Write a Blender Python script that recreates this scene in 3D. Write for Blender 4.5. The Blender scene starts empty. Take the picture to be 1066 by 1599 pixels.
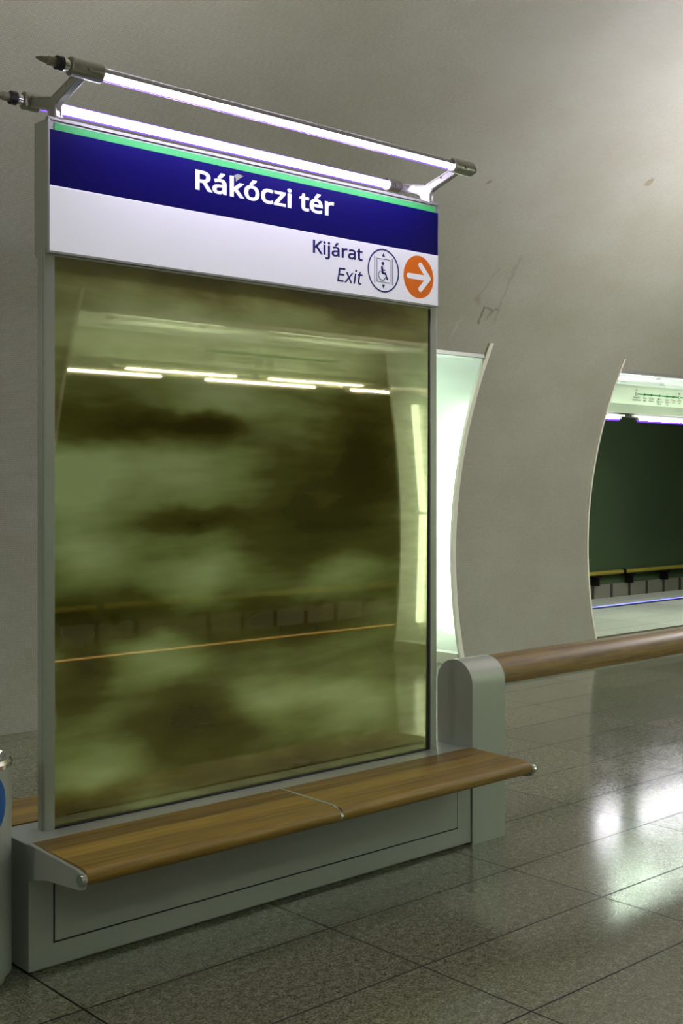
import bpy, bmesh, math, random
from mathutils import Vector, Matrix

# ------------------------------------------------------------------ camera, world, light, exposure
SC = bpy.context.scene
COL = SC.collection
SC.view_settings.view_transform = 'Standard'
SC.view_settings.look = 'None'
SC.view_settings.exposure = 0.2
SC.view_settings.gamma = 1.0
SC.view_settings.use_curve_mapping = False

F_PX, HORIZON = 1882.0, 755.0            # focal length and horizon row in the 1066 x 1599 frame
YAW_R = math.pi / 2 - math.atan2(2620 - 533, F_PX)      # turned right of straight ahead
cam = bpy.data.cameras.new('camera')
cam.sensor_fit = 'VERTICAL'
cam.sensor_height = 36.0
cam.lens = F_PX * 36.0 / 1599
cam.shift_y = -(799.5 - HORIZON) / 1599
cam.clip_start = 0.02
camera = bpy.data.objects.new('camera', cam)
COL.objects.link(camera)
camera.location = (0, 0, 1.6)
camera.rotation_euler = (math.pi / 2, 0, -YAW_R)
SC.camera = camera

SC.cycles.max_bounces = 10
SC.cycles.diffuse_bounces = 6
SC.cycles.glossy_bounces = 5
SC.cycles.transparent_max_bounces = 12
SC.cycles.sample_clamp_indirect = 80.0
SC.cycles.use_denoising = True
SC.cycles.caustics_reflective = False
SC.cycles.caustics_refractive = False

world = bpy.data.worlds.new('world')
SC.world = world
world.use_nodes = True
world.node_tree.nodes['Background'].inputs[0].default_value = (0.62, 0.62, 0.48, 1)
world.node_tree.nodes['Background'].inputs[1].default_value = 0.15

# strengths of the station's own lamps
LED_POWER = 55.0          # violet-white tubes over the sign
TUBE_POWER = 11.0         # tubes behind the frosted panels
STRIP_POWER = 58.0        # strips under the route boards
LAVENDER = (0.80, 0.72, 1.0)
COOL = (0.96, 1.0, 0.88)


def area_lamp(name, loc, rot, sx, sy, power, col):
    l = bpy.data.lights.new(name, 'AREA')
    l.shape = 'RECTANGLE'
    l.size, l.size_y = sx, sy
    l.energy = power
    l.color = col
    o = bpy.data.objects.new(name, l)
    COL.objects.link(o)
    o.location = loc
    o.rotation_euler = rot
    return o


# light of the next stand's tubes, right of frame, then an added vault fill
area_lamp('stand_lamp_up', (9.6, 3.69, 3.05), (math.pi, 0, 0), 4.5, 0.6, 110, (0.90, 0.82, 1.0))
area_lamp('vault_fill_up', (2.93, 3.87, 3.0), (math.pi, 0, 0), 1.7, 0.05, 30, (1.0, 0.98, 0.90))  # uplight with no fixture, added over this stand to brighten the vault


def tube_point(name, loc, power, col):
    l = bpy.data.lights.new(name, 'POINT')
    l.shadow_soft_size = 0.25
    l.energy = power
    l.color = col
    o = bpy.data.objects.new(name, l)
    COL.objects.link(o)
    o.location = loc


tube_point('stand_lamp_right', (9.6, 3.69, 2.95), 190, (0.98, 0.96, 0.96))
tube_point('hall_fill_left', (-3.2, 3.69, 2.95), 105, (1.0, 0.98, 0.90))  # unseen point lamp added to fill the hall from the left, no stand modelled

# ------------------------------------------------------------------ plan of the station
YC = 3.69                                   # the long axis of the hall
PITCH = 5.91
X_LO, X_HI = -6.0, 26.0
Z_HEAD = 2.69                               # head of the openings to the platforms
PILLARS = [(X_LO, -1.99), (1.94, 3.92), (7.85, 9.83), (13.76, 15.74), (19.67, 21.65)]
OPENINGS = [(-1.99, 1.94), (3.92, 7.85), (9.83, 13.76), (15.74, 19.67)]
Y_FASCIA, Y_EDGE, Y_FAR = 8.35, 10.06, 12.6


def mir(y, side):
    return y if side > 0 else 2 * YC - y


def y_in(z):                                # hall face of the wall shell, far side
    return 3.23 + math.sqrt(max(0.0, 4.02 ** 2 - (z - 0.97) ** 2))


def y_out(z):                               # platform face of the shell
    return 7.93 + 0.073 * (z - 1.0) ** 2


# ------------------------------------------------------------------ helpers
ORG = {}


def new_obj(name, me, parent=None, org=(0, 0, 0)):
    o = bpy.data.objects.new(name, me)
    COL.objects.link(o)
    if parent is not None:
        o.parent = parent
    else:
        o.location = org
    return o


def obj(name, bm, mat, parent=None, org=None, smooth=False, bevel=0.0, seg=2, angle=30):
    """bm is in world coordinates; the mesh is stored about its thing's base."""
    L = Vector(ORG[parent.name]) if parent is not None else Vector(org or (0, 0, 0))
    bmesh.ops.translate(bm, verts=bm.verts, vec=-L)
    bmesh.ops.recalc_face_normals(bm, faces=bm.faces)
    me = bpy.data.meshes.new(name)
    if smooth:
        for f in bm.faces:
            f.smooth = True
    bm.to_mesh(me)
    bm.free()
    for m in (mat if isinstance(mat, (list, tuple)) else [mat]):
        me.materials.append(m)
    if smooth:
        me.set_sharp_from_angle(angle=math.radians(angle))
    o = new_obj(name, me, parent, L)
    ORG[o.name] = tuple(L)
    if bevel:
        b = o.modifiers.new('bevel', 'BEVEL')
        b.width = bevel
        b.segments = seg
        b.limit_method = 'ANGLE'
        b.angle_limit = math.radians(35)
        b.harden_normals = False
    return o


def thing(name, loc, label, cat, group=None):
    o = bpy.data.objects.new(name, None)
    o.empty_display_size = 0.1
    COL.objects.link(o)
    o.location = loc
    ORG[o.name] = tuple(loc)
    tag(o, label, cat, group)
    return o


def tag(o, label=None, cat=None, group=None, kind=None):
    if label:
        o['label'] = label
    if cat:
        o['category'] = cat
    if group:
        o['group'] = group
    if kind:
        o['kind'] = kind
    return o


def struct(name, bm, mat, **k):
    return tag(obj(name, bm, mat, **k), kind='structure')


def B():
    return bmesh.new()


def box(bm, x0, x1, y0, y1, z0, z1, mi=0):
    if y0 > y1:
        y0, y1 = y1, y0
    vs = [bm.verts.new((x, y, z)) for x in (x0, x1) for y in (y0, y1) for z in (z0, z1)]
    for q in ((0, 1, 3, 2), (4, 6, 7, 5), (0, 4, 5, 1), (2, 3, 7, 6), (0, 2, 6, 4), (1, 5, 7, 3)):
        f = bm.faces.new([vs[i] for i in q])
        f.material_index = mi
    return bm


def boxes(*bs):
    bm = B()
    for b in bs:
        box(bm, *b)
    return bm


def prism_x(bm, poly, x0, x1, mi=0):
    """closed polygon of (y, z) pushed along X"""
    a = [bm.verts.new((x0, y, z)) for y, z in poly]
    b = [bm.verts.new((x1, y, z)) for y, z in poly]
    n = len(poly)
    for i in range(n):
        f = bm.faces.new((a[i], a[(i + 1) % n], b[(i + 1) % n], b[i]))
        f.material_index = mi
    bm.faces.new(a).material_index = mi
    bm.faces.new(list(reversed(b))).material_index = mi
    return bm


def prism_y(bm, poly, y0, y1, mi=0):
    a = [bm.verts.new((x, y0, z)) for x, z in poly]
    b = [bm.verts.new((x, y1, z)) for x, z in poly]
    n = len(poly)
    for i in range(n):
        bm.faces.new((a[i], a[(i + 1) % n], b[(i + 1) % n], b[i])).material_index = mi
    bm.faces.new(a).material_index = mi
    bm.faces.new(list(reversed(b))).material_index = mi
    return bm


def rod(bm, p, q, r, n=20, r2=None, cap=True):
    p, q = Vector(p), Vector(q)
    d = q - p
    if r2 is None:
        r2 = r
    m = Matrix.Translation((p + q) / 2) @ d.to_track_quat('Z', 'Y').to_matrix().to_4x4()
    bmesh.ops.create_cone(bm, cap_ends=cap, segments=n, radius1=r, radius2=r2, depth=d.length, matrix=m)
    return bm


def lathe_x(bm, prof, y, z, n=24):
    """prof: (x, r) pairs turned about an axis along X through (y, z)"""
    rings = []
    for x, r in prof:
        rings.append([bm.verts.new((x, y + r * math.cos(2 * math.pi * k / n), z + r * math.sin(2 * math.pi * k / n))) for k in range(n)])
    for a, b in zip(rings, rings[1:]):
        for k in range(n):
            bm.faces.new((a[k], a[(k + 1) % n], b[(k + 1) % n], b[k]))
    bm.faces.new(rings[0])
    bm.faces.new(list(reversed(rings[-1])))
    return bm


def lathe_z(bm, prof, x, y, n=48, caps=True):
    rings = []
    for r, z in prof:
        rings.append([bm.verts.new((x + r * math.cos(2 * math.pi * k / n), y + r * math.sin(2 * math.pi * k / n), z)) for k in range(n)])
    for a, b in zip(rings, rings[1:]):
        for k in range(n):
            bm.faces.new((a[k], a[(k + 1) % n], b[(k + 1) % n], b[k]))
    if caps:
        bm.faces.new(rings[0])
        bm.faces.new(list(reversed(rings[-1])))
    return bm


# ------------------------------------------------------------------ materials
def lin(r, g, b):
    f = lambda c: (c / 255 / 12.92) if c <= 10 else ((c / 255 + 0.055) / 1.055) ** 2.4
    return (f(r), f(g), f(b), 1)


class NT:
    def __init__(s, name):
        s.m = bpy.data.materials.new(name)
        s.m.use_nodes = True
        s.t = s.m.node_tree
        s.p = s.t.nodes['Principled BSDF']
        s.out = s.t.nodes['Material Output']

    def n(s, kind, **kw):
        nd = s.t.nodes.new(kind)
        for k, v in kw.items():
            if k.startswith('i_'):
                nd.inputs[k[2:].replace('_', ' ')].default_value = v
            elif k.startswith('n_'):
                nd.inputs[int(k[2:])].default_value = v
            else:
                setattr(nd, k, v)
        return nd

    def l(s, a, b):
        s.t.links.new(a, b)

    def math(s, op, a, b=None, c=None, clamp=False):
        nd = s.t.nodes.new('ShaderNodeMath')
        nd.operation = op
        nd.use_clamp = clamp
        for i, v in enumerate((a, b, c)):
            if v is None:
                continue
            if hasattr(v, 'links'):
                s.l(v, nd.inputs[i])
            else:
                nd.inputs[i].default_value = v
        return nd.outputs[0]

    def mix(s, fac, a, b, mode='MIX'):
        nd = s.t.nodes.new('ShaderNodeMix')
        nd.data_type = 'RGBA'
        nd.blend_type = mode
        for i, v in ((0, fac), (6, a), (7, b)):
            if hasattr(v, 'links'):
                s.l(v, nd.inputs[i])
            else:
                nd.inputs[i].default_value = v
        return nd.outputs[2]

    def ramp(s, fac, stops):
        nd = s.t.nodes.new('ShaderNodeValToRGB')
        el = nd.color_ramp.elements
        while len(el) < len(stops):
            el.new(0.5)
        for e, (p, c) in zip(el, stops):
            e.position = p
            e.color = c
        s.l(fac, nd.inputs[0])
        return nd.outputs[0]

    def noise(s, vec, scale, detail=3, rough=0.5, dist=0.0):
        nd = s.n('ShaderNodeTexNoise')
        nd.inputs['Scale'].default_value = scale
        nd.inputs['Detail'].default_value = detail
        nd.inputs['Roughness'].default_value = rough
        nd.inputs['Distortion'].default_value = dist
        if vec is not None:
            s.l(vec, nd.inputs['Vector'])
        return nd.outputs['Fac']

    def bump(s, h, strength, dist=0.01):
        nd = s.n('ShaderNodeBump')
        nd.inputs['Strength'].default_value = strength
        nd.inputs['Distance'].default_value = dist
        s.l(h, nd.inputs['Height'])
        s.l(nd.outputs[0], s.p.inputs['Normal'])

    def world_pos(s):
        return s.n('ShaderNodeNewGeometry').outputs['Position']

    def mapped(s, vec, loc=(0, 0, 0), scale=(1, 1, 1)):
        nd = s.n('ShaderNodeMapping')
        nd.inputs['Location'].default_value = loc
        nd.inputs['Scale'].default_value = scale
        s.l(vec, nd.inputs['Vector'])
        return nd.outputs[0]


def plain(name, col, rough=0.5, metal=0.0, spec=0.5, coat=0.0):
    t = NT(name)
    t.p.inputs['Base Color'].default_value = col
    t.p.inputs['Roughness'].default_value = rough
    t.p.inputs['Metallic'].default_value = metal
    t.p.inputs['Specular IOR Level'].default_value = spec
    t.p.inputs['Coat Weight'].default_value = coat
    nz = t.noise(t.world_pos(), 35, 2)
    rr = t.math('MULTIPLY_ADD', nz, 0.1, rough - 0.05)
    t.l(rr, t.p.inputs['Roughness'])
    return t.m


def emit(name, col, strength, base=(0.8, 0.8, 0.8, 1)):
    t = NT(name)
    t.p.inputs['Base Color'].default_value = base
    t.p.inputs['Emission Color'].default_value = (*col[:3], 1)
    t.p.inputs['Emission Strength'].default_value = strength
    return t.m


def brushed(name, col, rough=0.4, metal=0.75, axis='x'):
    t = NT(name)
    pos = t.world_pos()
    sc = {'x': (2, 90, 90), 'z': (90, 90, 2)}[axis]
    nz = t.noise(t.mapped(pos, scale=sc), 3.0, 3)
    big = t.noise(pos, 2.5, 3)
    c = t.mix(t.math('MULTIPLY_ADD', nz, 0.5, t.math('MULTIPLY', big, 0.5)), (col[0] * .86, col[1] * .86, col[2] * .86, 1), (col[0] * 1.12, col[1] * 1.12, col[2] * 1.12, 1))
    t.l(c, t.p.inputs['Base Color'])
    t.p.inputs['Metallic'].default_value = metal
    t.l(t.math('MULTIPLY_ADD', nz, 0.14, rough - 0.07), t.p.inputs['Roughness'])
    return t.m


def wood(name, dark, light, scale=1.0):
    t = NT(name)
    pos = t.world_pos()
    w = t.noise(t.mapped(pos, scale=(1.6, 26, 26)), 2.0 * scale, 5, 0.6, 0.6)
    st = t.noise(t.mapped(pos, scale=(0.5, 14, 14)), 1.3, 2)
    pl = t.n('ShaderNodeSeparateXYZ')
    t.l(pos, pl.inputs[0])
    lam = t.math('FLOOR', t.math('MULTIPLY', pl.outputs['Y'], 11.0))
    row = t.n('ShaderNodeTexWhiteNoise', noise_dimensions='1D')
    t.l(lam, row.inputs['W'])
    f = t.math('ADD', t.math('MULTIPLY_ADD', w, 0.62, t.math('MULTIPLY', st, 0.3)), t.math('MULTIPLY_ADD', row.outputs['Value'], 0.22, -0.1))
    t.l(t.ramp(f, [(0.25, dark), (0.75, light)]), t.p.inputs['Base Color'])
    t.p.inputs['Roughness'].default_value = 0.45
    t.p.inputs['Coat Weight'].default_value = 0.04
    t.p.inputs['Coat Roughness'].default_value = 0.25
    t.bump(w, 0.12, 0.004)
    return t.m


def mosaic():
    t = NT('small_glazed_mosaic')
    uv = t.n('ShaderNodeUVMap').outputs[0]
    br = t.n('ShaderNodeTexBrick')
    br.offset = 0.0
    br.squash = 1.0
    t.l(uv, br.inputs['Vector'])
    for k, v in (('Scale', 1.0), ('Mortar Size', 0.0016), ('Mortar Smooth', 0.3), ('Bias', 0.0), ('Brick Width', 0.0135), ('Row Height', 0.0135)):
        br.inputs[k].default_value = v
    br.inputs['Color1'].default_value = lin(181, 182, 168)
    br.inputs['Color2'].default_value = lin(171, 172, 158)
    br.inputs['Mortar'].default_value = lin(158, 158, 144)
    pos = t.world_pos()
    big = t.noise(t.mapped(pos, scale=(0.8, 0.8, 1.4)), 1.6, 4, 0.6)
    c = t.mix(t.ramp(big, [(0.35, (0, 0, 0, 1)), (0.7, (1, 1, 1, 1))]), lin(242, 240, 235), lin(255, 255, 255))
    col = t.mix(1.0, br.outputs['Color'], c, 'MULTIPLY')
    # cracks, streaks and chips over the opening, given as lines in the XZ plane of the far side
    sep = t.n('ShaderNodeSeparateXYZ')
    t.l(pos, sep.inputs[0])
    wob = t.n('ShaderNodeTexNoise')
    wob.inputs['Scale'].default_value = 16
    wob.inputs['Detail'].default_value = 4
    t.l(pos, wob.inputs['Vector'])
    wv = t.n('ShaderNodeVectorMath', operation='MULTIPLY_ADD')
    t.l(wob.outputs['Color'], wv.inputs[0])
    wv.inputs[1].default_value = (0.09, 0, 0.09)
    wv.inputs[2].default_value = (-0.045, 0, -0.045)
    flat = t.n('ShaderNodeVectorMath', operation='MULTIPLY_ADD')
    t.l(pos, flat.inputs[0])
    flat.inputs[1].default_value = (1, 0, 1)
    t.l(wv.outputs[0], flat.inputs[2])
    farside = t.math('GREATER_THAN', sep.outputs['Y'], YC)
    for (ax, az, bx, bz, w, a, c) in ((7.60, 3.06, 7.62, 2.94, 0.016, 0.75, (70, 66, 58)), (7.62, 3.06, 7.78, 3.07, 0.011, 0.6, (78, 74, 64)),
                                      (7.72, 3.05, 7.70, 2.99, 0.026, 0.45, (88, 80, 74)),
                                      (7.46, 3.12, 7.52, 3.10, 0.035, 0.40, (126, 108, 66)), (7.74, 3.45, 7.80, 2.97, 0.022, 0.28, (100, 96, 84)),
                                      (7.56, 3.36, 7.48, 3.14, 0.016, 0.30, (104, 100, 86)), (7.40, 2.98, 7.34, 2.80, 0.014, 0.30, (206, 204, 192)),
                                      (8.60, 4.10, 8.64, 4.12, 0.022, 0.7, (120, 98, 56)), (6.90, 3.87, 6.93, 3.88, 0.016, 0.7, (120, 90, 40))):
        d = t.n('ShaderNodeVectorMath', operation='SUBTRACT')
        t.l(flat.outputs[0], d.inputs[0])
        d.inputs[1].default_value = (ax, 0, az)
        dot = t.n('ShaderNodeVectorMath', operation='DOT_PRODUCT')
        t.l(d.outputs[0], dot.inputs[0])
        n2 = (bx - ax) ** 2 + (bz - az) ** 2
        dot.inputs[1].default_value = ((bx - ax) / n2, 0, (bz - az) / n2)
        along = t.math('MULTIPLY', dot.outputs['Value'], 1.0, clamp=True)
        sc = t.n('ShaderNodeVectorMath', operation='SCALE')
        sc.inputs[0].default_value = (bx - ax, 0, bz - az)
        t.l(along, sc.inputs['Scale'])
        far = t.n('ShaderNodeVectorMath', operation='DISTANCE')
        t.l(d.outputs[0], far.inputs[0])
        t.l(sc.outputs[0], far.inputs[1])
        near = t.math('SUBTRACT', 1.0, t.math('DIVIDE', far.outputs['Value'], w), clamp=True)
        m = t.math('MULTIPLY', t.math('MULTIPLY', near, farside), a, clamp=True)
        col = t.mix(m, col, lin(*c))
    t.l(col, t.p.inputs['Base Color'])
    t.p.inputs['Roughness'].default_value = 0.5
    t.p.inputs['Specular IOR Level'].default_value = 0.5
    t.bump(br.outputs['Fac'], -0.25, 0.002)
    return t.m


def granite(name, c_dark, c_mid, c_light, joint, rough=0.13):
    t = NT(name)
    pos = t.world_pos()
    sep = t.n('ShaderNodeSeparateXYZ')
    t.l(pos, sep.inputs[0])

    def cell(o, org, pitch):
        u = t.math('DIVIDE', t.math('SUBTRACT', o, org), pitch)
        return u
    ux = cell(sep.outputs['X'], -0.126, 1.0)
    uy = cell(sep.outputs['Y'], 3.247 - 0.4595 * 40, 0.4595)

    def near(u, pitch, w):
        fr = t.math('FRACT', u)
        dd = t.math('MULTIPLY', t.math('MINIMUM', fr, t.math('SUBTRACT', 1.0, fr)), pitch)
        return t.math('LESS_THAN', dd, w)
    jt = t.math('MAXIMUM', near(ux, 1.0, 0.0036), near(uy, 0.4595, 0.0036))
    idv = t.n('ShaderNodeCombineXYZ')
    t.l(t.math('FLOOR', ux), idv.inputs[0])
    t.l(t.math('FLOOR', uy), idv.inputs[1])
    wn = t.n('ShaderNodeTexWhiteNoise', noise_dimensions='2D')
    t.l(idv.outputs[0], wn.inputs['Vector'])
    sp = t.noise(pos, 120, 3, 0.7)
    sp2 = t.noise(pos, 38, 3, 0.65)
    f = t.math('ADD', t.math('MULTIPLY', sp, 0.65), t.math('MULTIPLY', sp2, 0.35))
    col = t.ramp(f, [(0.39, c_dark), (0.50, c_mid), (0.63, c_light)])
    tone = t.math('MULTIPLY_ADD', wn.outputs['Value'], 0.22, 0.86)
    tc = t.n('ShaderNodeCombineColor')
    for i in range(3):
        t.l(tone, tc.inputs[i])
    col = t.mix(1.0, col, tc.outputs[0], 'MULTIPLY')
    col = t.mix(jt, col, joint)
    t.l(col, t.p.inputs['Base Color'])
    sm = t.noise(pos, 3.0, 4, 0.6)
    rg = t.math('MULTIPLY_ADD', sm, 0.16, rough - 0.07)
    rg = t.math('ADD', rg, t.math('MULTIPLY', jt, 0.5))
    t.l(rg, t.p.inputs['Roughness'])
    t.l(t.math('MULTIPLY_ADD', jt, -0.6, 0.85), t.p.inputs['Specular IOR Level'])
    t.bump(t.math('MULTIPLY_ADD', jt, -1.0, t.math('MULTIPLY', sp2, 0.01)), 0.12, 0.003)
    return t.m


CLOUDS = [('dk',2.333,1.806,0.375,0.073),('dk',2.67,1.841,0.148,0.048),('lt',2.442,1.635,0.443,0.105),('lt',2.077,1.567,0.148,0.176),('dk',2.611,1.481,0.233,0.043),('lt',2.177,1.355,0.178,0.089),('lt',2.67,1.299,0.237,0.096),('dk',3.212,1.483,0.415,0.312),('dk',2.307,1.133,0.292,0.08),('dk',3.011,1.044,0.393,0.101),('lt',3.011,0.753,0.295,0.088),('lt',3.282,1.22,0.212,0.105),('dk',2.582,0.709,0.231,0.142),('dk',3.044,0.495,0.529,0.076),('lt',2.177,0.63,0.153,0.089),('lt',3.425,0.677,0.22,0.134),('dk',2.127,0.483,0.176,0.066),('lt',2.554,2.132,0.716,0.095),('dk',2.582,2.372,0.722,0.071),('dk',3.353,2.355,0.36,0.079),('dk',2.077,0.974,0.099,0.154),('lt',2.67,1.949,0.267,0.072),('lt',2.442,0.984,0.166,0.093),('dk',3.498,1.749,0.187,0.243)]


def cloud_glass():
    """glass over a print of drifting olive clouds"""
    t = NT('cloud_printed_glass')
    pos = t.world_pos()
    wob = t.n('ShaderNodeTexNoise')
    wob.inputs['Scale'].default_value = 2.2
    wob.inputs['Detail'].default_value = 3
    t.l(t.mapped(pos, scale=(1, 1, 1.7)), wob.inputs['Vector'])
    off = t.n('ShaderNodeVectorMath', operation='MULTIPLY_ADD')
    t.l(wob.outputs['Color'], off.inputs[0])
    off.inputs[1].default_value = (0.36, 0, 0.2)
    off.inputs[2].default_value = (-0.18, 0, -0.10)
    add = t.n('ShaderNodeVectorMath', operation='ADD')
    t.l(pos, add.inputs[0])
    t.l(off.outputs[0], add.inputs[1])
    acc = 0.50
    for k, x, z, rx, rz in CLOUDS:
        sub = t.n('ShaderNodeVectorMath', operation='SUBTRACT')
        t.l(add.outputs[0], sub.inputs[0])
        sub.inputs[1].default_value = (x, 0, z)
        mul = t.n('ShaderNodeVectorMath', operation='MULTIPLY')
        t.l(sub.outputs[0], mul.inputs[0])
        mul.inputs[1].default_value = (1 / (rx * 1.7), 0, 1 / (rz * 1.7))
        ln = t.n('ShaderNodeVectorMath', operation='LENGTH')
        t.l(mul.outputs[0], ln.inputs[0])
        mr = t.n('ShaderNodeMapRange', interpolation_type='SMOOTHSTEP')
        t.l(ln.outputs['Value'], mr.inputs['Value'])
        mr.inputs['From Min'].default_value = 0.0
        mr.inputs['From Max'].default_value = 1.0
        mr.inputs['To Min'].default_value = 0.42 if k == 'lt' else -0.42
        mr.inputs['To Max'].default_value = 0.0
        acc = t.math('ADD', mr.outputs[0], acc)
    streak = t.noise(t.mapped(pos, scale=(1.0, 1, 4.5)), 2.2, 3, 0.5, 0.3)
    fine = t.noise(t.mapped(pos, scale=(1.5, 1, 9)), 4, 2, 0.5, 0.0)
    v = t.math('ADD', acc, t.math('MULTIPLY_ADD', streak, 0.5, -0.25))
    v = t.math('ADD', v, t.math('MULTIPLY_ADD', fine, 0.14, -0.07))
    col = t.ramp(v, [(0.0, lin(72, 62, 16)), (0.35, lin(116, 114, 50)), (0.62, lin(168, 178, 106)), (1.0, lin(222, 236, 170))])
    t.l(col, t.p.inputs['Base Color'])
    t.p.inputs['Roughness'].default_value = 0.6
    t.p.inputs['Specular IOR Level'].default_value = 0.0
    gl = t.n('ShaderNodeBsdfGlossy')
    gl.inputs['Color'].default_value = (1.0, 0.92, 0.64, 1)
    gl.inputs['Roughness'].default_value = 0.02
    fr = t.n('ShaderNodeFresnel')
    fr.inputs['IOR'].default_value = 1.5
    fac = t.math('ADD', t.math('MULTIPLY', fr.outputs[0], 1.5), GLASS_MIRROR)
    mx = t.n('ShaderNodeMixShader')
    t.l(fac, mx.inputs[0])
    t.l(t.p.outputs[0], mx.inputs[1])
    t.l(gl.outputs[0], mx.inputs[2])
    t.l(mx.outputs[0], t.out.inputs[0])
    return t.m


GLASS_MIRROR = 0.12


def frosted(name, tint=(0.92, 1.0, 0.94), clear=0.6, glow=0.4):
    t = NT(name)
    tr = t.n('ShaderNodeBsdfTransparent')
    tr.inputs[0].default_value = (*tint, 1)
    tl = t.n('ShaderNodeBsdfTranslucent')
    tl.inputs[0].default_value = (*[c * 0.32 for c in tint], 1)
    df = t.n('ShaderNodeBsdfDiffuse')
    df.inputs[0].default_value = (*[c * 0.8 for c in tint], 1)
    gl = t.n('ShaderNodeBsdfGlossy')
    gl.inputs['Roughness'].default_value = 0.08
    m1 = t.n('ShaderNodeMixShader')
    m1.inputs[0].default_value = 0.45
    t.l(tl.outputs[0], m1.inputs[1])
    t.l(df.outputs[0], m1.inputs[2])
    m2 = t.n('ShaderNodeMixShader')
    m2.inputs[0].default_value = clear
    t.l(m1.outputs[0], m2.inputs[1])
    t.l(tr.outputs[0], m2.inputs[2])
    em = t.n('ShaderNodeEmission')              # lit evenly from inside
    em.inputs[0].default_value = (*tint, 1)
    em.inputs[1].default_value = glow
    ad = t.n('ShaderNodeAddShader')
    t.l(m2.outputs[0], ad.inputs[0])
    t.l(em.outputs[0], ad.inputs[1])
    lw = t.n('ShaderNodeLayerWeight')
    m3 = t.n('ShaderNodeMixShader')
    t.l(t.math('MULTIPLY_ADD', t.math('POWER', lw.outputs['Facing'], 4.0), 0.5, 0.04), m3.inputs[0])
    t.l(ad.outputs[0], m3.inputs[1])
    t.l(gl.outputs[0], m3.inputs[2])
    t.l(m3.outputs[0], t.out.inputs[0])
    return t.m


def clear_tube():
    t = NT('clear_tube_glass')
    tr = t.n('ShaderNodeBsdfTransparent')
    tr.inputs[0].default_value = (0.93, 0.93, 0.95, 1)
    gl = t.n('ShaderNodeBsdfGlossy')
    gl.inputs['Roughness'].default_value = 0.05
    lw = t.n('ShaderNodeLayerWeight')
    m = t.n('ShaderNodeMixShader')
    t.l(t.math('MULTIPLY_ADD', t.math('POWER', lw.outputs['Facing'], 4.0), 0.4, 0.02), m.inputs[0])
    t.l(tr.outputs[0], m.inputs[1])
    t.l(gl.outputs[0], m.inputs[2])
    t.l(m.outputs[0], t.out.inputs[0])
    return t.m


def backlit(name, col, glow, rough=0.35):
    """translucent sign face with tubes inside the box"""
    t = NT(name)
    t.p.inputs['Base Color'].default_value = col
    t.p.inputs['Roughness'].default_value = rough
    t.p.inputs['Emission Color'].default_value = col
    t.p.inputs['Emission Strength'].default_value = glow
    return t.m


def halo_shell(name, col, power):
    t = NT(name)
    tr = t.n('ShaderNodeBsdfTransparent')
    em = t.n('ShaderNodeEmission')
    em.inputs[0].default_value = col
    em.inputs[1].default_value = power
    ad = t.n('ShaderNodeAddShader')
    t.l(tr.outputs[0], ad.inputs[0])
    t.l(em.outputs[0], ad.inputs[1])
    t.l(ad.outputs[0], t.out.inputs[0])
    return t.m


M = {}
M['mosaic'] = mosaic()
M['floor'] = granite('polished_granite_tiles', lin(76, 74, 60), lin(117, 114, 97), lin(158, 154, 136), lin(14, 12, 8))
M['pale_floor'] = granite('pale_platform_stone', lin(186, 186, 170), lin(206, 206, 190), lin(222, 222, 206), lin(150, 148, 132), 0.3)
M['steel'] = brushed('satin_steel', lin(172, 174, 168)[:3], 0.42, 0.4)
M['steel_v'] = brushed('satin_steel_upright', lin(176, 178, 170)[:3], 0.40, 0.45, 'z')
M['chrome'] = plain('polished_chrome', lin(210, 210, 205), 0.14, 1.0)
M['cast'] = plain('cast_grey_metal', lin(172, 170, 164), 0.36, 0.6)
M['bronze'] = plain('dull_nickel_sleeve', lin(158, 156, 148), 0.3, 0.85)
M['carrier'] = plain('pale_aluminium', lin(176, 172, 176), 0.4, 0.5)
M['black'] = plain('black_rubber', lin(18, 18, 20), 0.5)
M['cone'] = plain('grey_plastic', lin(140, 138, 118), 0.5)
M['oak'] = wood('oiled_oak', lin(90, 62, 14), lin(176, 138, 54))
M['glass'] = cloud_glass()
M['frost'] = frosted('frosted_jamb_glass', glow=0.13)
M['frost_top'] = frosted('frosted_soffit_glass', glow=0.35)
M['tube'] = clear_tube()
M['violet'] = halo_shell('violet_halo_glow', (0.16, 0.02, 1.0, 1), 0.8)  # added emission that paints a violet fringe around the LED cores
M['led'] = emit('violet_white_led', LAVENDER, LED_POWER)
M['lamp'] = emit('fluorescent_tube', COOL, TUBE_POWER)
M['lamp_wide'] = emit('wide_soffit_lamp', COOL, 20.0)
M['strip'] = emit('strip_light', (0.95, 0.93, 1.0), STRIP_POWER)
M['strip_warm'] = emit('warm_strip_light', (1.0, 0.93, 0.78), STRIP_POWER)
M['blue_led'] = emit('blue_edge_led', (0.12, 0.12, 1.0), 1.6)
M['amber_led'] = emit('amber_edge_led', (1.0, 0.50, 0.08), 1.0)
M['cream'] = plain('cream_painted_metal', lin(240, 239, 222), 0.4)
M['white'] = plain('white_enamel', lin(228, 232, 220), 0.3)
M['board'] = plain('pale_board', lin(214, 216, 200), 0.35)
M['grey'] = plain('grey_green_board', lin(150, 154, 136), 0.45)
M['plaster'] = plain('grey_plaster', lin(150, 148, 134), 0.7)
M['dark'] = plain('dark_concrete', lin(60, 60, 54), 0.85)
M['green_wall'] = plain('dark_green_enamel', lin(108, 134, 92), 0.5)
M['rib'] = plain('grey_concrete_panel', lin(200, 196, 176), 0.8)
M['rib_shade'] = plain('shaded_rib', lin(110, 106, 92), 0.7)
M['yellow'] = plain('yellow_painted_tube', lin(240, 216, 96), 0.35)
M['signblue'] = backlit('backlit_navy', lin(13, 6, 96), 0.05)
M['signblue'].node_tree.nodes['Principled BSDF'].inputs['Specular IOR Level'].default_value = 0.15
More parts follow.
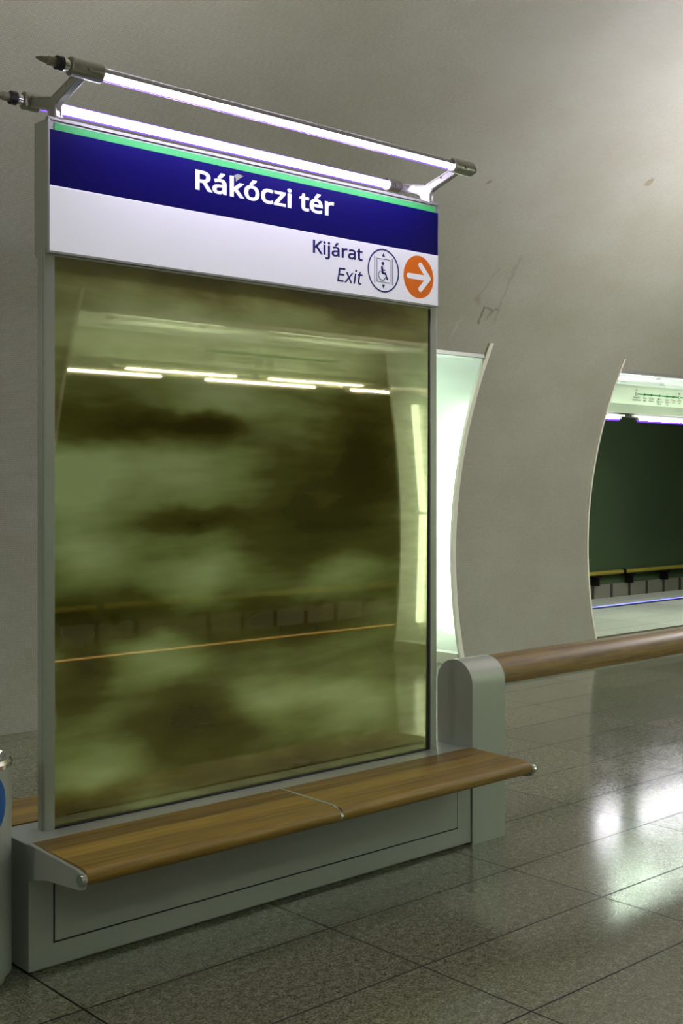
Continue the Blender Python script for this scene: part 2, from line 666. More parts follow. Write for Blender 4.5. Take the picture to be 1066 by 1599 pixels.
M['signgreen'] = backlit('backlit_green', lin(74, 184, 104), 0.15)
M['signwhite'] = backlit('backlit_white', lin(228, 228, 234), 0.36)
M['signline'] = backlit('painted_glow_line', lin(240, 236, 255), 0.8)
M['signorange'] = backlit('backlit_orange', lin(232, 112, 8), 0.2)
M['ink'] = backlit('navy_ink', lin(26, 12, 110), 0.05)
M['ink_grey'] = plain('grey_ink', lin(110, 112, 100), 0.5)
M['map_green'] = plain('line_green', lin(50, 140, 76), 0.4)
M['sticker'] = plain('blue_sticker', lin(0, 92, 170), 0.35)

# ------------------------------------------------------------------ floor and vault
bm = B()
Y_SHELL = 7.55
box(bm, X_LO, X_HI, 2 * YC - Y_SHELL, Y_SHELL, -0.12, 0)
struct('floor', bm, M['floor'])
struct('floor_platform_back', boxes((X_LO, X_HI, Y_SHELL, Y_EDGE, -0.12, 0)), M['pale_floor'])
struct('floor_platform_front', boxes((X_LO, X_HI, 2 * YC - Y_EDGE, 2 * YC - Y_SHELL, -0.12, 0)), M['floor'])


def arc_pts(z0, z1, n):
    return [(y_in(z0 + (z1 - z0) * i / n), z0 + (z1 - z0) * i / n) for i in range(n + 1)]


def sheet(bm, prof, xs, mi=0, arc0=0.0, flip=False):
    """(y, z) profile swept along the list xs, with UV = (x, arc length) in metres"""
    uv = bm.loops.layers.uv.verify()
    s = [arc0]
    for a, b in zip(prof, prof[1:]):
        s.append(s[-1] + math.hypot(b[0] - a[0], b[1] - a[1]))
    cols = [[bm.verts.new((x, y, z)) for y, z in prof] for x in xs]
    for i in range(len(xs) - 1):
        for j in range(len(prof) - 1):
            vs = [(cols[i][j], xs[i], s[j]), (cols[i + 1][j], xs[i + 1], s[j]), (cols[i + 1][j + 1], xs[i + 1], s[j + 1]), (cols[i][j + 1], xs[i], s[j + 1])]
            if flip:
                vs.reverse()
            f = bm.faces.new([v[0] for v in vs])
            f.material_index = mi
            f.smooth = True
            for lp, v in zip(f.loops, vs):
                lp[uv].uv = (v[1], v[2])
    return cols, s[-1]


ARC_HEAD = sum(math.hypot(b[0] - a[0], b[1] - a[1]) for a, b in zip(arc_pts(0, Z_HEAD, 40), arc_pts(0, Z_HEAD, 40)[1:]))


def raw(name, bm, mats, kind='structure'):
    me = bpy.data.meshes.new(name)
    bm.to_mesh(me)
    bm.free()
    for m in mats:
        me.materials.append(m)
    o = new_obj(name, me)
    ORG[o.name] = (0, 0, 0)
    if kind:
        o['kind'] = kind
    return o


# crown of the vault: the two arcs meet in a soft top
prof = []
N = 120
a0 = math.asin((Z_HEAD - 0.97) / 4.02)
half = []
for i in range(61):
    t_ = i / 60
    yy = y_in(Z_HEAD) - YC
    d = yy * math.cos(t_ * math.pi / 2)
    de = math.sqrt(d * d + 0.10 * max(0, 1 - d / yy))
    z = 0.97 + math.sqrt(4.02 ** 2 - (min(de, yy) + YC - 3.23) ** 2)
    half.append((d, z))
prof = [(YC + d, z) for d, z in half] + [(YC - d, z) for d, z in reversed(half[:-1])]
bm = B()
sheet(bm, prof, [X_LO, X_HI], arc0=ARC_HEAD)
raw('ceiling', bm, [M['mosaic']])

for side, nm in ((1, 'wall_back'), (-1, 'wall_front')):
    for x0, x1 in PILLARS:
        bm = B()
        pin = [(mir(y, side), z) for y, z in arc_pts(0, Z_HEAD, 40)]
        c, _ = sheet(bm, pin, [x0, x1], 0, 0.0, flip=side > 0)
        xc = x0 + (0.18 if x0 > X_LO else 0.0)          # the light panel is let into this side
        ins = [(mir(y_in(z) + 0.002, side), z) for y, z in arc_pts(0, Z_HEAD, 40)]
        outs = [(mir(y_out(Z_HEAD * i / 24), side), Z_HEAD * i / 24) for i in range(25)]
        prism_x(bm, ins + list(reversed(outs)), xc, x1, 1)
        if xc > x0:
            prism_x(bm, ins + [(mir(y_in(z) + 0.014, side), z) for y, z in reversed(arc_pts(0, Z_HEAD, 40))], x0, xc, 1)
            prism_x(bm, outs + [(mir(y_out(Z_HEAD * i / 24) - 0.028, side), Z_HEAD * i / 24) for i in range(24, -1, -1)], x0, xc, 1)
        raw(nm, bm, [M['mosaic'], M['plaster']])

# end walls of the hall
for nm, xa, xb in (('wall_left', X_LO - 0.2, X_LO), ('wall_right', X_HI, X_HI + 0.2)):
    bm = boxes((xa, xb, 2 * YC - Y_FAR, Y_FAR, -1.2, 5.2))
    struct(nm, bm, M['plaster'])

# platform tunnels on both sides: track bed, far wall, ceiling
for side, s in ((1, 'back'), (-1, 'front')):
    y = lambda v: mir(v, side)
    struct('floor_track_' + s, boxes((X_LO, X_HI, y(Y_EDGE), y(Y_FAR), -1.25, -1.1)), M['dark'])
    struct('wall_track_' + s, boxes((X_LO, X_HI, y(Y_FAR), y(Y_FAR + 0.2), -0.16, 3.1)), M['green_wall'])
    bm = boxes((X_LO, X_HI, y(Y_FAR - 0.06), y(Y_FAR + 0.2), -1.1, -0.16))
    x = 2.55
    while x < 23:
        box(bm, x - 0.022, x + 0.022, y(Y_FAR - 0.085), y(Y_FAR - 0.06), -1.1, -0.16, 1)  # darker ribs carry the shading at the panel gaps in their colour
        x += 0.54
    struct('trim_ribs_' + s, bm, [M['rib'], M['rib_shade']])
    struct('ceiling_track_' + s, boxes((X_LO, X_HI, y(Y_FASCIA + 0.16), y(Y_FAR + 0.2), 3.0, 3.2)), M['dark'])
    # the head over the openings and its steel frame rail
    yh = y_in(Z_HEAD)
    # edge strips up the curved sides of the openings
    k = 0
    for x0, x1 in OPENINGS:
        struct('trim_head_' + s, boxes((x0, x1, y(yh - 0.008), y(yh + 0.045), Z_HEAD - 0.014, Z_HEAD + 0.016)), M['steel'])
        for xe, w in ((x0, -1), (x1, 1)):
            k += 1
            zs = [i * 2.80 / 30 for i in range(31)]
            poly = [(y(y_in(z) - 0.018), z) for z in zs] + [(y(y_in(z) + 0.012), z) for z in reversed(zs)]
            bm = prism_x(B(), poly, xe - 0.012, xe + w * 0.034)
            struct('trim_%s_%d' % (s, k), bm, M['cream'])

# ------------------------------------------------------------------ light panels of the openings
def soffit(x0, x1, side, label):
    y = lambda v: mir(v, side)
    ya, yb = y_in(Z_HEAD) + 0.05, Y_FASCIA - 0.02
    t = thing('soffit_light_panel', ((x0 + x1) / 2, y(7.6), Z_HEAD), label, 'ceiling light', 'lit glass soffits over the openings')
    za, zb = Z_HEAD, Z_HEAD + 0.09

    def slope(bm, xa, xb, lift, th):
        p = [(y(ya), za + lift), (y(yb), zb + lift), (y(yb), zb + lift + th), (y(ya), za + lift + th)]
        return prism_x(bm, p, xa, xb)
    obj('glass_panel', slope(B(), x0, x1, 0.0, 0.006), M['frost_top'], t)
    hs = slope(B(), x0 + 0.01, x1 - 0.01, 0.20, 0.02)
    obj('housing', hs, M['white'], t)
    zl = za + (zb - za) * (7.60 - ya) / (yb - ya) + 0.075
    for xa, xb in ((x0 + 0.80, x0 + 1.80), (x0 + 2.30, x0 + 3.66)):
        obj('lamp_tube', prism_x(B(), [(y(7.60) + 0.20 * math.cos(2 * math.pi * k / 20), zl + 0.014 * math.sin(2 * math.pi * k / 20)) for k in range(20)], xa, xb), M['lamp_wide'], t, smooth=True)
        obj('reflector', boxes((xa - 0.05, xb + 0.05, y(7.38), y(7.82), zl + 0.03, zl + 0.035)), M['white'], t)
    for i in range(5):
        for j, yy in enumerate((7.25, 7.95)):
            xx = x0 + 0.45 + i * 0.78 + j * 0.39
            if xx > x1 - 0.2:
                continue
            zz = za + (yy - ya) / (yb - ya) * (zb - za)
            bm = lathe_z(B(), [(0.032, zz + 0.004), (0.042, zz - 0.004), (0.044, zz - 0.010), (0.030, zz - 0.010), (0.026, zz - 0.004)], xx, y(yy), 20)
            d = obj('downlight', bm, M['cast'], t, smooth=True)
    return t


def jamb(xw, face, side, label):
    """lit glass lining on the side of a pillar; face = -1 looks to -X, +1 to +X"""
    y = lambda v: mir(v, side)
    t = thing('jamb_light_panel', (xw, y(7.55), 0.1), label, 'wall light', 'lit glass jamb panels')
    zs = [0.10 + (2.785 - 0.10) * i / 24 for i in range(25)]

    def plate(xa, xb, m=0.0):
        return prism_x(B(), [(y(y_in(z) + 0.015 + m), z) for z in zs] + [(y(y_out(z) - 0.03 - m), z) for z in reversed(zs)], xa, xb)
    d = -face * 0.165
    obj('housing', plate(xw + d - face * 0.004, xw + d), M['white'], t)
    obj('glass_panel', plate(xw, xw - face * 0.006), M['frost'], t)
    for zz in ((2.28, 1.30), (1.27, 0.28)):
        for cfn in (lambda z: y_in(z) + 0.20, lambda z: y_out(z) - 0.21):
            p, q = [(xw + d * 0.66, y(cfn(z)), z) for z in zz]
            obj('lamp_tube', rod(B(), p, q, 0.034, 16), M['lamp'], t, smooth=True)
    zs2 = [0, 0.10]
    bm = prism_x(B(), [(y(y_in(z) + 0.03), z) for z in zs2] + [(y(y_out(z) - 0.02), z) for z in reversed(zs2)], xw + face * 0.006, xw - face * 0.12)
    obj('skirting', bm, M['cream'], t)
    return t


for (x0, x1), nm in zip(OPENINGS, ('opening by the camera', 'opening behind the sign', 'opening right of the pillar', 'farthest opening')):
    for side, s in ((1, 'far'), (-1, 'near')):
        if nm == 'farthest opening' and side < 0:
            continue
        soffit(x0, x1, side, 'white lit glass soffit with downlights, %s, %s side' % (nm, s))
        jamb(x1, -1, side, 'white glass jamb with upright tubes, right side of the %s, %s side' % (nm, s))

# ------------------------------------------------------------------ text
GLYPHS = {"Rákóczi tér":[[183,573,236,573,283,573,323,567,353,555,384,543,407,524,422,500,437,476,444,446,444,410,444,379,439,354,427,334,416,313,402,297,385,285,367,273,349,264,330,257,382,171,434,86,487,0,459,0,431,0,403,0,356,79,310,158,264,237,226,237,188,237,150,237,150,158,150,79,150,0,126,0,102,0,78,0,78,191,78,382,78,573,130,573],[263,510,232,510,204,510,177,510,150,510,150,439,150,368,150,298,179,298,207,298,236,298,282,298,316,307,338,325,359,344,370,371,370,407,370,432,365,452,355,467,345,482,330,493,310,500,289,507],[702,437,730,437,782,437,821,426,846,403,871,380,884,343,884,293,884,195,884,98,884,0,867,0,850,0,832,0,828,20,823,41,819,61,818,61,817,61,816,61,803,45,791,32,777,22,764,12,749,4,733,-1,716,-6,695,-8,671,-8,646,-8,622,-3,602,6,581,15,565,29,553,48,542,67,536,91,536,119,536,162,553,195,586,219,620,242,672,254,742,257,766,257,790,258,815,259,815,268,815,276,815,285,815,321,807,345,791,359,776,373,754,380,726,380,703,380,682,377,662,370,641,363,622,356,605,347,597,365,590,383,583,400,602,410,624,419,650,426,675,433],[772,209,751,208,697,206,660,197,640,182,619,167,609,146,609,119,609,95,616,77,631,66,645,55,664,49,687,49,724,49,754,59,778,79,802,99,814,130,814,172,814,184,814,197,814,210,793,209],[843,609,843,606,838,599,831,590,822,579,813,568,803,557,792,546,781,534,770,523,759,513,748,502,738,493,728,486,713,486,697,486,682,486,682,489,682,492,682,496,690,506,698,518,708,532,717,546,726,560,735,575,744,589,752,603,758,614,786,614,814,614,843,614,843,612],[1087,397,1087,291,1087,283,1086,271,1085,257,1085,244,1084,231,1083,221,1084,221,1086,221,1087,221,1090,226,1095,232,1101,240,1107,248,1114,256,1121,264,1127,273,1133,279,1138,285,1184,333,1229,381,1275,430,1303,430,1330,430,1358,430,1300,369,1242,307,1184,246,1246,164,1308,82,1370,0,1341,0,1313,0,1285,0,1235,67,1185,134,1136,200,1119,186,1103,172,1087,158,1087,105,1087,53,1087,0,1063,0,1040,0,1017,0,1017,203,1017,406,1017,609,1040,609,1063,609,1087,609,1087,503],[1819,263,1819,216,1819,180,1814,148,1805,121,1795,93,1782,70,1765,51,1747,31,1726,17,1701,7,1676,-3,1649,-8,1618,-8,1590,-8,1564,-3,1540,7,1516,17,1495,31,1477,51,1460,70,1446,93,1436,121,1426,148,1421,180,1421,216,1421,263,1429,304,1445,336,1461,369,1484,394,1514,412,1544,429,1580,438,1621,438,1660,438,1694,429,1724,412,1753,394,1777,369,1794,336,1810,304],[1494,267,1494,216,1494,182,1498,153,1507,128,1516,103,1530,84,1549,71,1567,57,1591,51,1620,51,1649,51,1673,57,1691,71,1710,84,1724,103,1733,128,1741,153,1746,182,1746,216,1746,250,1741,279,1732,303,1723,327,1709,346,1691,359,1672,372,1648,379,1619,379,1575,379,1543,364,1524,335,1504,306],[1739,609,1739,606,1734,599,1727,590,1718,579,1709,568,1699,557,1688,546,1677,534,1666,523,1655,513,1644,502,1634,493,1624,486,1608,486,1593,486,1577,486,1577,489,1577,492,1577,496,1585,506,1594,518,1603,532,1613,546,1622,560,1631,575,1640,589,1648,603,1654,614,1682,614,1710,614,1739,614,1739,612],[2127,-8,2103,-8,2065,-8,2031,0,2001,15,1972,31,1948,55,1931,87,1915,120,1906,162,1906,213,1906,265,1915,308,1933,342,1950,375,1974,399,2004,415,2035,430,2069,438,2107,438,2129,438,2150,436,2171,431,2191,426,2208,421,2221,415,2213,395,2206,376,2199,356,2186,361,2171,365,2154,370,2137,374,2121,376,2106,376,2077,376,2053,370,2034,358,2016,345,2002,327,1993,303,1984,279,1979,249,1979,213,1979,179,1984,150,1993,126,2002,102,2016,84,2034,71,2052,59,2075,53,2102,53,2125,53,2146,55,2164,60,2182,65,2198,71,2213,78,2213,57,2213,36,2213,15,2199,8,2183,2,2166,-2,2148,-6],[2593,18,2593,0,2488,0,2383,0,2278,0,2278,16,2278,31,2278,47,2355,156,2432,266,2509,375,2437,375,2364,375,2292,375,2292,393,2292,412,2292,430,2390,430,2489,430,2587,430,2587,412,2587,395,2587,377,2511,269,2435,162,2359,55,2437,55,2515,55,2593,55,2593,36],[2739,430,2763,430,2763,287,2763,143,2763,0,2739,0,2716,0,2692,0,2692,143,2692,287,2692,430,2716,430],[2716,591,2728,591,2739,591,2748,587,2757,580,2765,573,2769,562,2769,546,2769,531,2765,520,2757,512,2748,505,2739,501,2728,501,2716,501,2706,505,2698,512,2690,520,2686,531,2686,546,2686,562,2690,573,2698,580,2706,587],[3231,50,3251,50,3262,50,3273,51,3284,53,3295,54,3304,56,3311,59,3311,41,3311,23,3311,5,3304,1,3293,-2,3279,-4,3265,-7,3252,-8,3239,-8,3217,-8,3196,-4,3177,4,3158,11,3142,25,3131,44,3119,63,3113,90,3113,125,3113,209,3113,292,3113,375,3093,375,3072,375,3052,375,3052,387,3052,398,3052,409,3073,418,3093,428,3114,437,3123,468,3133,498,3142,528,3156,528,3170,528,3184,528,3184,496,3184,463,3184,430,3225,430,3267,430,3308,430,3308,412,3308,393,3308,375,3267,375,3225,375,3184,375,3184,292,3184,210,3184,127,3184,101,3190,81,3202,69,3215,56],[3525,438,3563,438,3600,438,3632,430,3658,414,3684,398,3705,375,3719,346,3733,317,3740,283,3740,244,3740,230,3740,215,3740,201,3642,201,3544,201,3446,201,3447,153,3459,116,3483,90,3507,65,3540,52,3583,52,3610,52,3634,55,3656,60,3677,65,3698,72,3721,82,3721,61,3721,41,3721,20,3699,10,3677,3,3656,-1,3635,-6,3609,-8,3580,-8,3539,-8,3503,0,3472,17,3441,33,3416,58,3399,91,3382,124,3373,164,3373,212,3373,259,3381,299,3397,333,3412,366,3435,392,3463,411,3492,429],[3586,380,3562,380,3528,380,3502,369,3482,348,3463,326,3451,296,3447,257,3520,257,3593,257,3666,257,3666,282,3663,303,3655,322,3648,340,3636,354,3621,364,3606,375],[3676,609,3676,606,3671,599,3664,590,3655,579,3646,568,3636,557,3625,546,3614,534,3603,523,3592,513,3581,502,3571,493,3561,486,3546,486,3530,486,3515,486,3515,489,3515,492,3515,496,3523,506,3532,518,3541,532,3550,546,3559,560,3569,575,3578,589,3585,603,3591,614,3619,614,3648,614,3676,614,3676,612],[4030,438,4050,438,4058,438,4066,437,4076,437,4085,436,4093,435,4100,433,4097,411,4094,390,4091,368,4084,370,4077,371,4069,372,4060,373,4052,374,4045,374,4028,374,4013,370,3998,363,3983,356,3969,347,3957,334,3946,321,3937,306,3930,289,3923,271,3920,251,3920,229,3920,153,3920,76,3920,0,3896,0,3873,0,3849,0,3849,143,3849,287,3849,430,3868,430,3888,430,3907,430,3910,404,3912,377,3915,351,3916,351,3917,351,3918,351,3927,367,3938,382,3951,395,3964,408,3979,418,3995,426,4012,434]],"Kijárat":[[418,108,496,0,468,0,440,0,411,0,344,91,276,182,209,273,189,256,169,239,150,222,150,148,150,74,150,0,126,0,102,0,78,0,78,191,78,382,78,573,102,573,126,573,150,573,150,478,150,384,150,290,166,308,182,327,199,345,215,363,232,381,249,399,300,457,352,515,403,573,431,573,460,573,488,573,412,489,336,406,261,323,339,215],[612,430,635,430,635,287,635,143,635,0,612,0,588,0,565,0,565,143,565,287,565,430,588,430],[589,591,601,591,611,591,621,587,629,580,637,573,642,562,642,546,642,531,637,520,629,512,621,505,611,501,601,501,589,501,579,505,571,512,563,520,559,531,559,546,559,562,563,573,571,580,579,587],[749,-192,721,-192,708,-192,696,-192,686,-190,675,-188,667,-186,659,-183,659,-164,659,-145,659,-126,667,-128,675,-130,684,-132,693,-133,702,-134,712,-134,729,-134,743,-129,755,-120,766,-111,771,-93,771,-67,771,99,771,264,771,430,795,430,818,430,842,430,842,265,842,101,842,-64,842,-91,838,-114,829,-133,821,-152,808,-167,790,-177,772,-187],[766,531,766,546,766,562,770,573,778,580,786,587,796,591,808,591,818,591,828,587,836,580,844,573,848,562,848,546,848,531,844,520,836,512,828,505,818,501,808,501,796,501,786,505,778,512,770,520],[1113,437,1141,437,1194,437,1232,426,1257,403,1283,380,1295,343,1295,293,1295,195,1295,98,1295,0,1278,0,1261,0,1244,0,1239,20,1235,41,1230,61,1229,61,1228,61,1227,61,1215,45,1202,32,1189,22,1176,12,1161,4,1144,-1,1127,-6,1107,-8,1083,-8,1057,-8,1034,-3,1013,6,993,15,976,29,965,48,953,67,947,91,947,119,947,162,964,195,998,219,1031,242,1083,254,1153,257,1177,257,1202,258,1226,259,1226,268,1226,276,1226,285,1226,321,1218,345,1203,359,1187,373,1165,380,1137,380,1115,380,1093,377,1073,370,1053,363,1034,356,1016,347,1009,365,1002,383,994,400,1013,410,1035,419,1061,426,1087,433],[1183,209,1162,208,1109,206,1072,197,1051,182,1030,167,1020,146,1020,119,1020,95,1027,77,1042,66,1057,55,1076,49,1099,49,1135,49,1165,59,1189,79,1213,99,1225,130,1225,172,1225,184,1225,197,1225,210,1204,209],[1254,609,1254,606,1249,599,1242,590,1233,579,1224,568,1214,557,1203,546,1192,534,1181,523,1170,513,1159,502,1149,493,1140,486,1124,486,1109,486,1093,486,1093,489,1093,492,1093,496,1101,506,1110,518,1119,532,1128,546,1138,560,1147,575,1156,589,1163,603,1169,614,1198,614,1226,614,1254,614,1254,612],[1609,438,1629,438,1637,438,1645,437,1655,437,1664,436,1672,435,1679,433,1676,411,1673,390,1670,368,1663,370,1656,371,1648,372,1639,373,1631,374,1624,374,1607,374,1592,370,1577,363,1562,356,1548,347,1536,334,1525,321,1516,306,1509,289,1502,271,1499,251,1499,229,1499,153,1499,76,1499,0,1475,0,1452,0,1428,0,1428,143,1428,287,1428,430,1447,430,1467,430,1486,430,1489,404,1491,377,1494,351,1495,351,1496,351,1497,351,1506,367,1517,382,1530,395,1543,408,1558,418,1574,426,1591,434],[1894,437,1922,437,1975,437,2013,426,2038,403,2064,380,2076,343,2076,293,2076,195,2076,98,2076,0,2059,0,2042,0,2025,0,2020,20,2016,41,2011,61,2010,61,2009,61,2008,61,1996,45,1983,32,1970,22,1957,12,1942,4,1925,-1,1908,-6,1888,-8,1864,-8,1838,-8,1815,-3,1794,6,1774,15,1758,29,1746,48,1734,67,1728,91,1728,119,1728,162,1745,195,1779,219,1812,242,1864,254,1934,257,1959,257,1983,258,2007,259,2007,268,2007,276,2007,285,2007,321,1999,345,1984,359,1968,373,1947,380,1918,380,1896,380,1874,377,1854,370,1834,363,1815,356,1797,347,1790,365,1783,383,1775,400,1794,410,1816,419,1842,426,1868,433],[1964,209,1943,208,1890,206,1853,197,1832,182,1811,167,1801,146,1801,119,1801,95,1808,77,1823,66,1838,55,1857,49,1880,49,1916,49,1946,59,1970,79,1994,99,2006,130,2006,172,2006,184,2006,197,2006,210,1985,209],[2333,50,2353,50,2364,50,2374,51,2386,53,2397,54,2406,56,2413,59,2413,41,2413,23,2413,5,2406,1,2395,-2,2381,-4,2367,-7,2354,-8,2341,-8,2318,-8,2298,-4,2279,4,2260,11,2244,25,2233,44,2221,63,2215,90,2215,125,2215,209,2215,292,2215,375,2195,375,2174,375,2154,375,2154,387,2154,398,2154,409,2175,418,2195,428,2216,437,2225,468,2234,498,2244,528,2258,528,2272,528,2285,528,2285,496,2285,463,2285,430,2327,430,2368,430,2410,430,2410,412,2410,393,2410,375,2368,375,2327,375,2285,375,2285,292,2285,210,2285,127,2285,101,2292,81,2304,69,2317,56]],"Exit":[[398,21,398,0,291,0,184,0,78,0,78,191,78,382,78,573,184,573,291,573,398,573,398,551,398,530,398,509,315,509,233,509,150,509,150,450,150,390,150,330,228,330,306,330,383,330,383,310,383,289,383,268,306,268,228,268,150,268,150,200,150,132,150,63,233,63,315,63,398,63,398,42],[564,146,616,220,566,290,517,360,468,430,494,430,521,430,548,430,585,376,621,322,658,268,695,322,732,376,768,430,795,430,821,430,848,430,798,360,749,290,699,220,751,146,804,73,856,0,829,0,802,0,775,0,736,57,697,114,658,172,619,114,579,57,540,0,513,0,487,0,460,0,512,73],[985,430,1009,430,1009,287,1009,143,1009,0,985,0,962,0,938,0,938,143,938,287,938,430,962,430],[963,591,974,591,985,591,995,587,1003,580,1011,573,1015,562,1015,546,1015,531,1011,520,1003,512,995,505,985,501,974,501,963,501,953,505,945,512,937,520,933,531,933,546,933,562,937,573,945,580,953,587],[1269,50,1289,50,1299,50,1310,51,1322,53,1333,54,1342,56,1349,59,1349,41,1349,23,1349,5,1341,1,1331,-2,1317,-4,1303,-7,1289,-8,1277,-8,1254,-8,1233,-4,1215,4,1196,11,1180,25,1168,44,1157,63,1151,90,1151,125,1151,209,1151,292,1151,375,1130,375,1110,375,1090,375,1090,387,1090,398,1090,409,1110,418,1131,428,1152,437,1161,468,1170,498,1180,528,1194,528,1207,528,1221,528,1221,496,1221,463,1221,430,1263,430,1304,430,1346,430,1346,412,1346,393,1346,375,1304,375,1263,375,1221,375,1221,292,1221,210,1221,127,1221,101,1228,81,1240,69,1253,56]]}


def glyph_mesh(key, bold, sx, sz, shear=0.0, part=None):
    """letters from stored outlines, in the XZ plane, origin at the left end of the baseline"""
    cu = bpy.data.curves.new('letters', 'CURVE')
    cu.dimensions = '2D'
    cu.fill_mode = 'BOTH'
    cu.resolution_u = 6
    cu.bevel_depth = bold
    cu.bevel_resolution = 1
    for sp in (GLYPHS[key][part[0]:part[1]] if part else GLYPHS[key]):
        s = cu.splines.new('BEZIER')
        n = len(sp) // 6
        s.bezier_points.add(n - 1)
        s.use_cyclic_u = True
        for i in range(n):
            a = [v / 1000 for v in sp[6 * i:6 * i + 6]]
            p = s.bezier_points[i]
            p.handle_left_type = p.handle_right_type = 'FREE'
            p.handle_left = (a[0], a[1], 0)
            p.co = (a[2], a[3], 0)
            p.handle_right = (a[4], a[5], 0)
    o = bpy.data.objects.new('letters', cu)
    COL.objects.link(o)
    me = bpy.data.meshes.new_from_object(o)
    bpy.data.objects.remove(o)
    xmin = min(min(sp[2::6]) for sp in GLYPHS[key]) / 1000 - bold
    for v in me.vertices:
        x, yy, z = v.co
        v.co = ((x - xmin) * sx + shear * yy * sz, z * 0.02, yy * sz)
    return me


def put_mesh(name, me, mat, parent, at):
    L = Vector(ORG[parent.name])
    for v in me.vertices:
        v.co += Vector(at) - L
    me.name = name
    me.materials.clear()
    me.materials.append(mat)
    o = new_obj(name, me, parent)
    ORG[o.name] = tuple(L)
    return o


def small_text(name, body, size, at, mat, parent, flip=False, align='CENTER'):
    cu = bpy.data.curves.new(name, 'FONT')
    cu.body = body
    cu.size = size
    cu.align_x = align
    cu.resolution_u = 2
    cu.space_line = 0.85
    cu.offset = size * 0.012
    o = bpy.data.objects.new(name, cu)
    COL.objects.link(o)
    me = bpy.data.meshes.new_from_object(o)
    bpy.data.objects.remove(o)
    for v in me.vertices:
        x, yy, z = v.co
        v.co = (-x if flip else x, z, yy)
    if flip:
        me.flip_normals()
    return put_mesh(name, me, mat, parent, at)


# ------------------------------------------------------------------ route boards, strips and platform edge
STOPS = ['Kelenföld\nvasútállomás', 'Bikás\npark', 'Újbuda-\nközpont', 'Móricz\nZsigmond\nkörtér', 'Szent\nGellért\ntér', 'Fővám\ntér', 'Kálvin\ntér', 'Rákóczi\ntér', 'II. János Pál\npápa tér', 'Keleti\npályaudvar']
GAPS = [0, 0.173, 0.315, 0.487, 0.654, 0.79, 0.925, 1.08, 1.26, 1.47]


def route_board(x0, x1, side, x_start, stops, label):
    y = lambda v: mir(v, side)
    dirx = 1 if side > 0 else -1
    t = thing('route_board', ((x0 + x1) / 2, y(Y_FASCIA + 0.05), 2.42), label, 'sign')
    f = y(Y_FASCIA)
    obj('panel', boxes((x0, x1, f, y(Y_FASCIA + 0.04), 2.545, 2.79)), M['board'], t)
    obj('lower_panel', boxes((x0, x1, f, y(Y_FASCIA + 0.04), 2.435, 2.545)), M['grey'], t)
    obj('top_rail', boxes((x0, x1, y(Y_FASCIA - 0.012), f, 2.765, 2.785)), M['white'], t)
    obj('back_box', boxes((x0, x1, y(Y_FASCIA + 0.04), y(Y_FASCIA + 0.16), 2.40, 3.0)), M['dark'], t)
    e = y(Y_FASCIA - 0.003)
    zl = 2.672
    bm = boxes((min(x_start, x_start + dirx * GAPS[-1]), max(x_start, x_start + dirx * GAPS[-1]), e, f, zl - 0.008, zl + 0.008))
    for i, g in enumerate(GAPS):
        if i in (0, 6, 9):
            continue
        c = x_start + dirx * g
        prism_y(bm, [(c + 0.013 * math.cos(a * math.pi / 8), zl + 0.018 * math.sin(a * math.pi / 8)) for a in range(16)], e, f)
    obj('route_line', bm, M['map_green'], t)
    for i, g in enumerate(GAPS):
        c = x_start + dirx * g
        if i in (0, 6, 9):
            ring = prism_y(B(), [(c + 0.017 * math.cos(a * math.pi / 10), zl + 0.020 * math.sin(a * math.pi / 10)) for a in range(20)], y(Y_FASCIA - 0.004), f)
            obj('stop_ring', ring, M['ink_grey'], t)
            ring = prism_y(B(), [(c + 0.011 * math.cos(a * math.pi / 10), zl + 0.014 * math.sin(a * math.pi / 10)) for a in range(20)], y(Y_FASCIA - 0.006), f)
            obj('stop_dot', ring, M['white'], t)
            small_text('connection', {0: 'M' if side < 0 else 'H', 6: 'M3', 9: 'M2'}[i], 0.034, (c, y(Y_FASCIA - 0.004), zl + 0.032), M['ink'], t, side < 0)
        small_text('stop_name', stops[i], 0.034, (c, y(Y_FASCIA - 0.004), zl - 0.052), M['ink_grey'], t, side < 0)
    return t


def strip_light(xa, xb, side, z, yy, r, mat, label, grp):
    y = lambda v: mir(v, side)
    t = thing('strip_light', ((xa + xb) / 2, y(yy), z), label, 'strip light', grp)
    obj('lamp_tube', rod(B(), (xa, y(yy), z), (xb, y(yy), z), r, 14), mat, t, smooth=True)
    if mat == M['strip']:
        obj('violet_halo', rod(B(), (xa, y(yy), z), (xb, y(yy), z), r + 0.022, 18), M['violet'], t, smooth=True)  # glowing shell painting a violet halo round the tube, not a fitting
    for xe, d in ((xa, -1), (xb, 1)):
        obj('end_cap', rod(B(), (xe, y(yy), z), (xe + d * 0.045, y(yy), z), r * 1.1, 14), M['cast'], t, smooth=True)
    obj('carrier', boxes((xa - 0.12, xb + 0.12, y(yy - 0.016), y(yy + 0.016), z + r, z + r + 0.024)), M['cream'], t)
    return t


